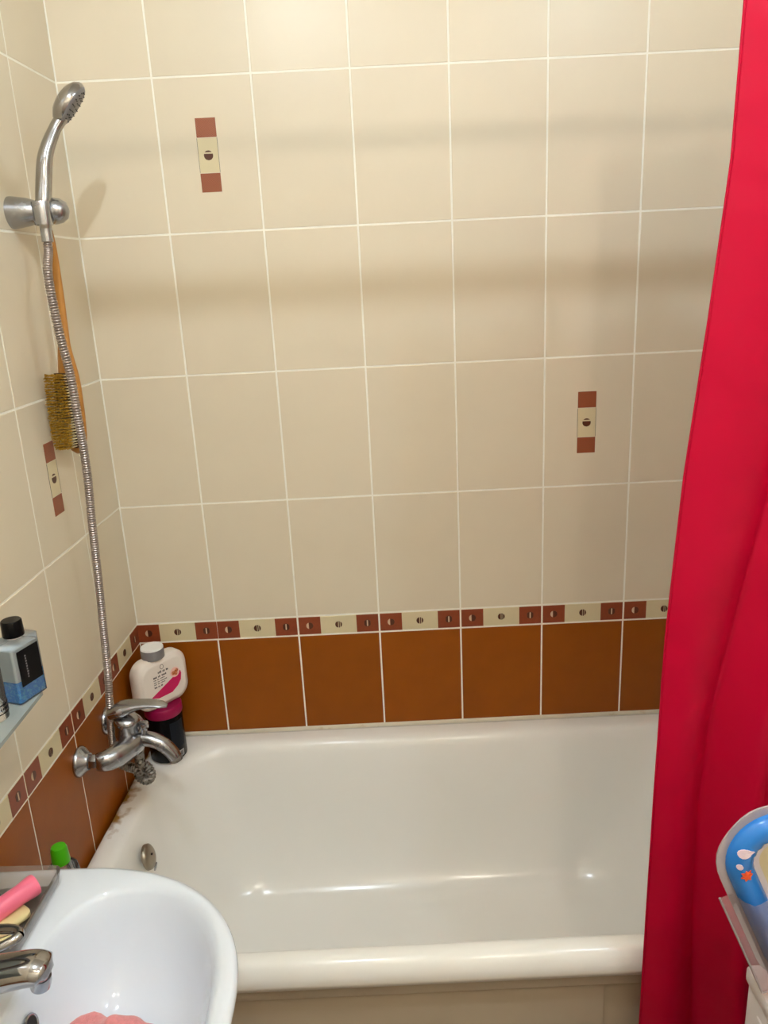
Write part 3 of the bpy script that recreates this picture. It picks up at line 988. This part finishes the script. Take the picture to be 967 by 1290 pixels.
tx.build('bar_code_lines', M['black_matte'], jar, None)

btl = thing('shampoo_bottle', 'white squat bottle with a grey collar standing on the black jar', 'bottle', (0.064, -0.088, RIM + .1425), (0, 0, math.radians(50)))


def rsq(hw, hh, r, n=8):
    pts = []
    for (cx, cz, a0) in ((hw - r, hh - r, 0), (-hw + r, hh - r, 90), (-hw + r, -hh + r, 180), (hw - r, -hh + r, 270)):
        for i in range(n + 1):
            a = math.radians(a0 + 90 * i / n)
            pts.append((cx + r * math.cos(a), cz + r * math.sin(a)))
    return pts


bh = 0.064
ringsb = []
for (y, ins) in ((-.0235, .016), (-.0232, .0125), (-.0205, .0105), (-.019, .0075), (-.016, .003), (-.010, .0), (.010, .0), (.016, .003), (.020, .009), (.022, .014)):
    ringsb.append([Vector((x, y, bh + z)) for x, z in rsq(.0700 - ins, bh - ins, .036 - ins * .6)])
MB().rings(ringsb).build('bottle_body', M['white_plastic'], btl, 50)
MB().lathe([(0.0245, 0.0), (0.0268, 0.002), (0.0268, 0.023), (0.0258, 0.0245)], 32, (-.008, 0, 2 * bh - .004), cap1=True).build('collar', M['grey_plastic'], btl)
MB().lathe([(0.0262, 0.0), (0.0262, 0.003), (0.0250, 0.0045), (0.0, 0.0048)], 32, (-.008, 0, 2 * bh + .0205), cap1=False).build('cap', M['white_cap'], btl)
YF_ = -.0237
MB().prism([(-.042, bh - .026), (-.020, bh - .0165), (.044, bh + .012), (.046, bh + .004), (.043, bh - .012), (.033, bh - .024), (.016, bh - .034), (-.022, bh - .034)], YF_ - .0003, YF_ + .0016).build('magenta_band', M['magenta'], btl, None)
pk = MB().lathe([(0.0, .0007), (0.0125, .0007), (0.0125, -.0012)], 28, (.029, YF_, bh + .013), (0, -1, 0), cap0=False)
pk.build('fruit_disc', M['pink_ring'], btl, 40)
fr = MB()
for (dx, dz, r) in ((-.004, -.001, .0055), (.004, .003, .005), (.002, -.004, .0045)):
    fr.lathe([(0.0, .0011), (r, .0011), (r, .0004)], 14, (.029 + dx, YF_, bh + .013 + dz), (0, -1, 0), cap0=False)
fr.build('fruit_print', M['fruit'], btl, 40)
lt = MB()
def strokes(x, z, n, ch, pitch, mb=lt, y=YF_ - .0003):
    """illegible print: a row of small letter-like strokes, broken into words"""
    gaps = {3, 6}
    for i in range(n):
        if i in gaps: continue
        w = pitch * random.uniform(.6, .85); h = ch * random.uniform(.65, 1.0)
        mb.prism([(x + i * pitch, z), (x + i * pitch + w, z), (x + i * pitch + w, z + h), (x + i * pitch, z + h)], y, y + .0015)
strokes(-.016, bh + .0275, 9, .0055, .0032)
strokes(-.030, bh + .0185, 11, .0046, .0033)
strokes(-.030, bh + .0130, 12, .0022, .0026)
strokes(-.030, bh + .0070, 14, .0024, .0026)
strokes(-.030, bh + .0020, 12, .0022, .0026)
strokes(-.030, bh - .0060, 9, .0040, .0026)
lt.build('printed_lines', M['ink'], btl, None)
MB().tube([(-.004 + .0045 * math.cos(a), YF_ + .0002, bh + .041 + .0055 * math.sin(a)) for a in [2 * PI * i / 16 for i in range(17)]], .0006, 6, False).build('leaf_mark', M['ink'], btl, None)

# ------------------------------------------------------------------ green capped bottle on the tub rim
gb = thing('green_capped_bottle', 'small clear bottle with a bright green cap behind the washbasin', 'bottle', (0.0330, -.640, RIM + .0005))
MB().lathe([(0.0, 0.0), (0.022, 0.0), (0.0275, 0.003), (0.0275, 0.134), (0.0255, 0.146), (0.017, 0.1535), (0.0095, 0.156), (0.0090, 0.160), (0.0, 0.160)], 28, cap0=False, cap1=False).build('bottle_body', M['clear_bottle'], gb)
MB().lathe([(0.0, 0.1575), (0.0150, 0.1575), (0.0153, 0.160), (0.0138, 0.184), (0.0118, 0.1885), (0.0, 0.189)], 28, cap0=False, cap1=False).build('cap', M['green'], gb)

# ------------------------------------------------------------------ glass shelf over the washbasin and what stands on it
SHZ = 0.205
shf = thing('glass_shelf', 'frosted glass shelf on the tiled wall above the washbasin', 'shelf', (0, 0, 0))
def lwx(y): return KW * y
MB().rings([[Vector((lwx(-.684) + .002, -.684, z)), Vector((.074, -.684, z)), Vector((.084, -.694, z)), Vector((.084, -1.28, z)), Vector((.070, -1.30, z)), Vector((lwx(-1.30) + .002, -1.30, z))] for z in (SHZ - .006, SHZ)]).build('glass_plate', M['shelf_glass'], shf, 30)
for y in (-.86, -1.17):
    MB().box(lwx(y) + .0005, lwx(y) + .030, y - .01, y + .01, SHZ - .022, SHZ - .0065, .002).build('shelf_clamp', M['chrome'], shf)

BOTX, BOTY = 0.0630, -.7050
fl = thing('lotion_bottle', 'clear square bottle with blue gel and black cap on the glass shelf', 'bottle', (BOTX, BOTY, SHZ + .0008), (0, 0, math.radians(70)))
fw, fd, fh = .0275, .0185, .097
def flask(z0, z1, ins, topdip=False):
    r = [[Vector((x, y, z)) for x, y in rsq(fw - i, fd - i, .004, 3)] for z, i in ((z0, ins + .001), (z0 + .001, ins), (z1 - .001, ins), (z1, ins + .001))]
    return MB().rings(r)
flask(0.0, fh, 0.0).build('bottle_body', M['clear_bottle'], fl, 40)
flask(0.0015, .034, .0012).build('blue_gel', M['gel_blue'], fl, 40)
flask(0.0345, .086, .0012).build('pale_liquid', M['clear_blue'], fl, 40)
MB().lathe([(0.011, fh), (0.011, fh + .004), (0.0, fh + .004)], 24, cap0=False, cap1=False).build('neck', M['white_cap'], fl)
MB().lathe([(0.0, fh + .003), (0.0152, fh + .003), (0.0155, fh + .005), (0.0148, fh + .026), (0.0135, fh + .0275), (0.0, fh + .0275)], 28, cap0=False, cap1=False).build('cap', M['black'], fl)
lb = MB().box(-.0190, .0225, -fd - .0006, -fd + .0002, .026, .082).build('black_label', M['black_matte'], fl, None)
tl = MB()
for i in range(9):
    z = .036 + i * .0042
    tl.box(-.006, -.006 + random.uniform(.0020, .0032), -fd - .0009, -fd - .0004, z, z + .0026)
tl.build('vertical_print', M['grey_plastic'], lb, None)

tb2 = thing('clear_tube', 'clear plastic container with black print beside the square blue bottle', 'bottle', (0.0460, -.770, SHZ + .0008), (0, 0, math.radians(20)))
MB().lathe([(0.0, 0.0), (0.0185, 0.0), (0.0205, 0.002), (0.0205, 0.075), (0.019, 0.078), (0.0, 0.078)], 24, cap0=False, cap1=False).build('container_body', M['clear_bottle'], tb2)
for z in (.011, .024):
    MB().add(*arc_label(.0206, -90, 30, z, z + .0016, 20)).build('black_line', M['black_matte'], tb2, 40)
pr = MB()
for i in range(9):
    a = -60 + i * 9
    pr.add(*arc_label(.0206, a, a + random.uniform(3, 6), .0165, .0200, 2))
pr.build('black_print', M['black_matte'], tb2, None)

# ------------------------------------------------------------------ soap dish and what lies in it
DZ = SZ + .0008
dish = thing('soap_dish', 'smoky clear plastic soap dish on the washbasin corner', 'soap dish', (0.045, -.868, DZ), (0, 0, math.radians(-2)))
def dish_r(i, z): return [Vector((x, y, z)) for x, y in rsq(.066 - i, .078 - i, .012, 5)]
MB().rings([dish_r(.012, 0), dish_r(.004, .006), dish_r(.0, .026), dish_r(.0015, .0275), dish_r(.004, .026), dish_r(.008, .008), dish_r(.016, .0035)]).build('tray', M['clear_dish'], dish, 50)
pt = MB().lathe([(0.0, 0.0), (0.0135, 0.0), (0.0150, 0.003), (0.0140, 0.066), (0.0158, 0.084), (0.0150, 0.089), (0.0, 0.091)], 24, cap0=False, cap1=False)
pt.xf(Matrix.Translation((0.036, -.905, DZ + .0265)) @ Vector((0, 0, 1)).rotation_difference(Vector((.62, .78, 0.06))).to_matrix().to_4x4())
tag(pt.build('pink_tube', M['pink'], None), 'pink plastic tube lying across the soap dish', 'tube')
sb = MB().rings([[Vector((x, y, z)) for x, y in rsq(.040 - i, .015 - i, .010, 6)] for z, i in ((0, .004), (.003, .0), (.0085, .0), (.011, .004))])
sb.xf(Matrix.Translation((0.062, -.892, DZ + .006)) @ Matrix.Rotation(math.radians(52), 4, 'Z'))
tag(sb.build('soap_bar', M['cream_soap'], None, 60), 'worn cream soap bar under the pink tube', 'soap')
sb = MB().rings([[Vector((x, y, z)) for x, y in rsq(.030 - i, .012 - i, .009, 6)] for z, i in ((0, .004), (.003, .0), (.0085, .0), (.011, .004))])
sb.xf(Matrix.Translation((0.060, -.925, DZ + .006)) @ Matrix.Rotation(math.radians(28), 4, 'Z'))
tag(sb.build('soap_piece', M['cream_soap'], None, 60), 'broken cream soap piece in the dish close to the mixer tap', 'soap')
bc = MB().lathe([(0.0, 0.0), (0.0075, 0.0), (0.0080, 0.002), (0.0075, 0.026), (0.0, 0.027)], 20, cap0=False, cap1=False)
bc.xf(Matrix.Translation((0.018, -.862, DZ + .017)) @ Vector((0, 0, 1)).rotation_difference(Vector((.60, .80, 0.0))).to_matrix().to_4x4())
tag(bc.build('black_cap', M['black'], None), 'small black cap lying in the soap dish behind the pink tube', 'cap')

sg = MB().box(0.024, 0.084, -1.128, -1.062, SZ + .0005, SZ + .028, .004)
tag(sg.build('sponge', M['yellow_sponge'], None), 'yellow sponge on the washbasin deck beside the mixer tap', 'sponge')


# pink cloth lying in the basin
def cloth_mesh():
    n1, n2 = 48, 16
    vs, fs = [], []
    for j in range(n2 + 1):
        rr = j / n2
        for i in range(n1):
            a = 2 * PI * i / n1
            ex = 1 + .16 * math.sin(3 * a + .6) + .09 * math.sin(7 * a)
            x = .072 * rr * ex * math.cos(a); y = .052 * rr * ex * math.sin(a)
            h = .046 * (1 - rr ** 3.5) ** .6 if rr < 1 else 0
            h += (.007 * math.sin(95 * x + 40 * y) + .006 * math.sin(120 * y - 60 * x) + .004 * math.sin(210 * x)) * (1 - rr * .8)
            vs.append((x, y, max(h, 0.0) + .001 + .012 * rr ** 3))
    for j in range(n2):
        for i in range(n1):
            k = (i + 1) % n1
            fs.append((j * n1 + i, j * n1 + k, (j + 1) * n1 + k, (j + 1) * n1 + i))
    me = new_mesh('cloth', vs, fs, M['cloth_pink'], 180)
    return me


ck = obj('washcloth', cloth_mesh(), None, (.208, -.964, SZ - .1515))
md = ck.modifiers.new('thickness', 'SOLIDIFY'); md.thickness = .003
tag(ck, 'crumpled pink cloth lying in the washbasin', 'cloth')

# ------------------------------------------------------------------ washing machine at the right wall
MX0, MX1, MY0, MY1, MZ1 = 1.050, 1.505, -1.590, -.998, -.060
wm = thing('washing_machine', 'white washing machine beside the red curtain', 'washing machine', (0, 0, FLOOR))
def Z(z): return z - FLOOR
MB().box(MX0, MX1, MY0, MY1, .012, Z(MZ1) - .025, .006).build('cabinet', M['machine'], wm, 30)
MB().box(MX0 - .004, MX1, MY0 - .002, MY1 + .002, Z(MZ1) - .0245, Z(MZ1), .006).build('top_cover', M['machine'], wm, 30)
dr = MB().lathe([(0.150, 0.0), (0.150, 0.014), (0.135, 0.022), (0.110, 0.022), (0.105, 0.008)], 40, (MX0, (MY0 + MY1) / 2, .40), (-1, 0, 0), cap1=False).build('door', M['machine_grey'], wm)
MB().lathe([(0.105, 0.008), (0.09, 0.020), (0.0, 0.028)], 32, (MX0, (MY0 + MY1) / 2, .40), (-1, 0, 0), cap1=False).build('door_glass', M['black'], dr)
MB().box(MX0 - .003, MX0 + .01, MY1 - .21, MY1 - .03, Z(MZ1) - .135, Z(MZ1) - .045, .004).build('detergent_drawer', M['machine'], wm, 30)
MB().lathe([(0.028, 0.0), (0.026, 0.018), (0.0, 0.019)], 28, (MX0, MY0 + .2, Z(MZ1) - .09), (-1, 0, 0), cap1=False).build('dial', M['machine_grey'], wm)
for x in (MX0 + .06, MX1 - .06):
    for y in (MY0 + .06, MY1 - .06):
        MB().lathe([(0.02, 0.0), (0.02, 0.014)], 14, (x, y, 0)).build('foot', M['black'], wm)

# ------------------------------------------------------------------ baby float ring in a clear pouch, on the machine
RY = -1.045
ax1 = Vector((0.40, 0.0, -0.92)).normalized()      # down along the ring
ax2 = Vector((0.92, 0.0, 0.40)).normalized()       # across
nn = Vector((0, -1, 0))
RO = Vector((1.0430, RY, 0.1450))
fr_t = thing('float_ring', 'blue inflatable baby float ring with an orange starfish in a clear pouch', 'float ring', (0, 0, 0))
RL = 0.125


def stad(r, n=20):
    """stadium outline in ring coordinates (u down, w across)"""
    pts = []
    for i in range(n + 1):
        a = PI / 2 + PI * i / n
        pts.append((r * math.cos(a), r * math.sin(a)))
    for i in range(n + 1):
        a = -PI / 2 + PI * i / n
        pts.append((RL + r * math.cos(a), r * math.sin(a)))
    return pts


def rp(u, w, h): return RO + ax1 * u + ax2 * w + nn * h


body = []
r0, r1 = .0285, .0595
for i in range(17):
    a = 2 * PI * i / 16
    rad = (r0 + r1) / 2 - (r1 - r0) / 2 * math.cos(a)
    h = .016 * math.sin(a)
    st = stad(rad)
    body.append([rp(u, w, h * (1 + .07 * math.sin(9 * k * .37 + i))) for k, (u, w) in enumerate(st)])
MB().rings(body[:-1] + [body[0]], True, False, False).build('tube', M['vinyl_blue'], fr_t, 80)
def band(ra, rb, h0, h1, wav=0.0):
    A, B = stad(ra), stad(rb)
    rr = []
    for rs, h in ((A, h1), (B, h1), (B, h0), (A, h0), (A, h1)):
        rr.append([rp(u * 1.0, w, h) + (ax1 * math.cos(i * .9) * wav if rs is B else Vector((0, 0, 0))) for i, (u, w) in enumerate(rs)])
    return MB().rings(rr, True, False, False)
band(.0590, .0685, -.0010, .0012, .0012).build('outer_seam', M['clear_edge'], fr_t, 40)
band(.0225, .0295, -.002, .004).build('inner_rim', M['vinyl_white'], fr_t, 40)
q = stad(.0235)
MB().rings([[rp(u, w, h) for u, w in q] for h in (-.0015, .0008)]).build('centre_sheet', M['vinyl_cream'], fr_t, 40)


def print_at(u, w, shape, name, mt):
    """flat print following the tube's bulge"""
    mb = MB()
    vs = []
    for (du, dw) in [(0, 0)] + shape:
        uu, ww = u + du, w + dw
        rad = math.hypot(uu, ww) if uu < 0 else abs(ww)
        c = ((r0 + r1) / 2 - rad) / ((r1 - r0) / 2)
        h = .016 * math.sqrt(max(0, 1 - c * c)) + .0012
        vs.append(rp(uu, ww, h))
    n = len(shape)
    top = vs
    bot = [v - nn * .0012 for v in vs]
    fs = [(0, 1 + i, 1 + (i + 1) % n) for i in range(n)] + [(n + 1, n + 2 + (i + 1) % n, n + 2 + i) for i in range(n)]
    fs += [(1 + i, 1 + (i + 1) % n, n + 2 + (i + 1) % n, n + 2 + i) for i in range(n)]
    mb.add(top + bot, fs)
    return mb.build(name, mt, fr_t, None)


star = [((.0074 if i % 2 == 0 else .0046) * math.cos(2 * PI * i / 14 + .3), (.0074 if i % 2 == 0 else .0046) * math.sin(2 * PI * i / 14 + .3)) for i in range(14)]
print_at(-.006, -.0415, star, 'starfish_print', M['orange'])
fish = [(.0052 * math.sin(2 * PI * i / 14) + (.0015 if i == 0 else 0), .0072 * math.cos(2 * PI * i / 14) + (.0035 if i == 0 else 0)) for i in range(14)]
print_at(-.034, -.0345, fish, 'fish_print', M['fish'])
print_at(-.0200, -.0450, [(.0034 * math.sin(2 * PI * i / 12), .0034 * math.cos(2 * PI * i / 12)) for i in range(12)], 'bubble_print', M['fish'])

# pouch: two sheets sealed along three sides, open at the top
pouch = thing('clear_pouch', 'clear vinyl pouch around the blue float ring on the washing machine', 'pouch', (0, 0, 0))
P0 = Vector((0.9820, RY, 0.0900))                    # upper left corner
PW, PL = 0.190, 0.155


def sheet(side):
    n1, n2 = 26, 26
    vs, fs = [], []
    for j in range(n2 + 1):
        for i in range(n1 + 1):
            a, b = i / n1, j / n2
            prof_ = math.sin(PI * min(1, max(0, (a - .085) / .83))) if .085 < a < .915 else 0
            bulge = .030 * min(1.0, prof_ * 3.5) ** .6 * (1 - b ** 3.0)
            bulge += .0016 * math.sin(17 * a + 9 * b) * (1 if side > 0 else -1) * (1 - b)
            p = P0 + ax2 * (PW * a) + ax1 * (PL * b) + nn * (side * max(bulge, .0008)) + ax1 * (.006 * math.sin(PI * a) * (1 - b) * -side)
            vs.append(p)
    for j in range(n2):
        for i in range(n1):
            k = j * (n1 + 1) + i
            fs.append((k, k + 1, k + n1 + 2, k + n1 + 1))
    return new_mesh('sheet', vs, fs, M['clear_bag'], 180)


obj('front_sheet', sheet(1), pouch)
obj('back_sheet', sheet(-1), pouch)
for a in (0.0, 0.085):
    MB().tube([P0 + ax2 * (PW * a) + ax1 * (PL * k / 20) for k in range(21)], .0014, 8).build('seam', M['clear_edge'], pouch, 60)
MB().tube([P0 + ax2 * (PW * k / 20) + ax1 * PL for k in range(21)], .0014, 8).build('seam', M['clear_edge'], pouch, 60)
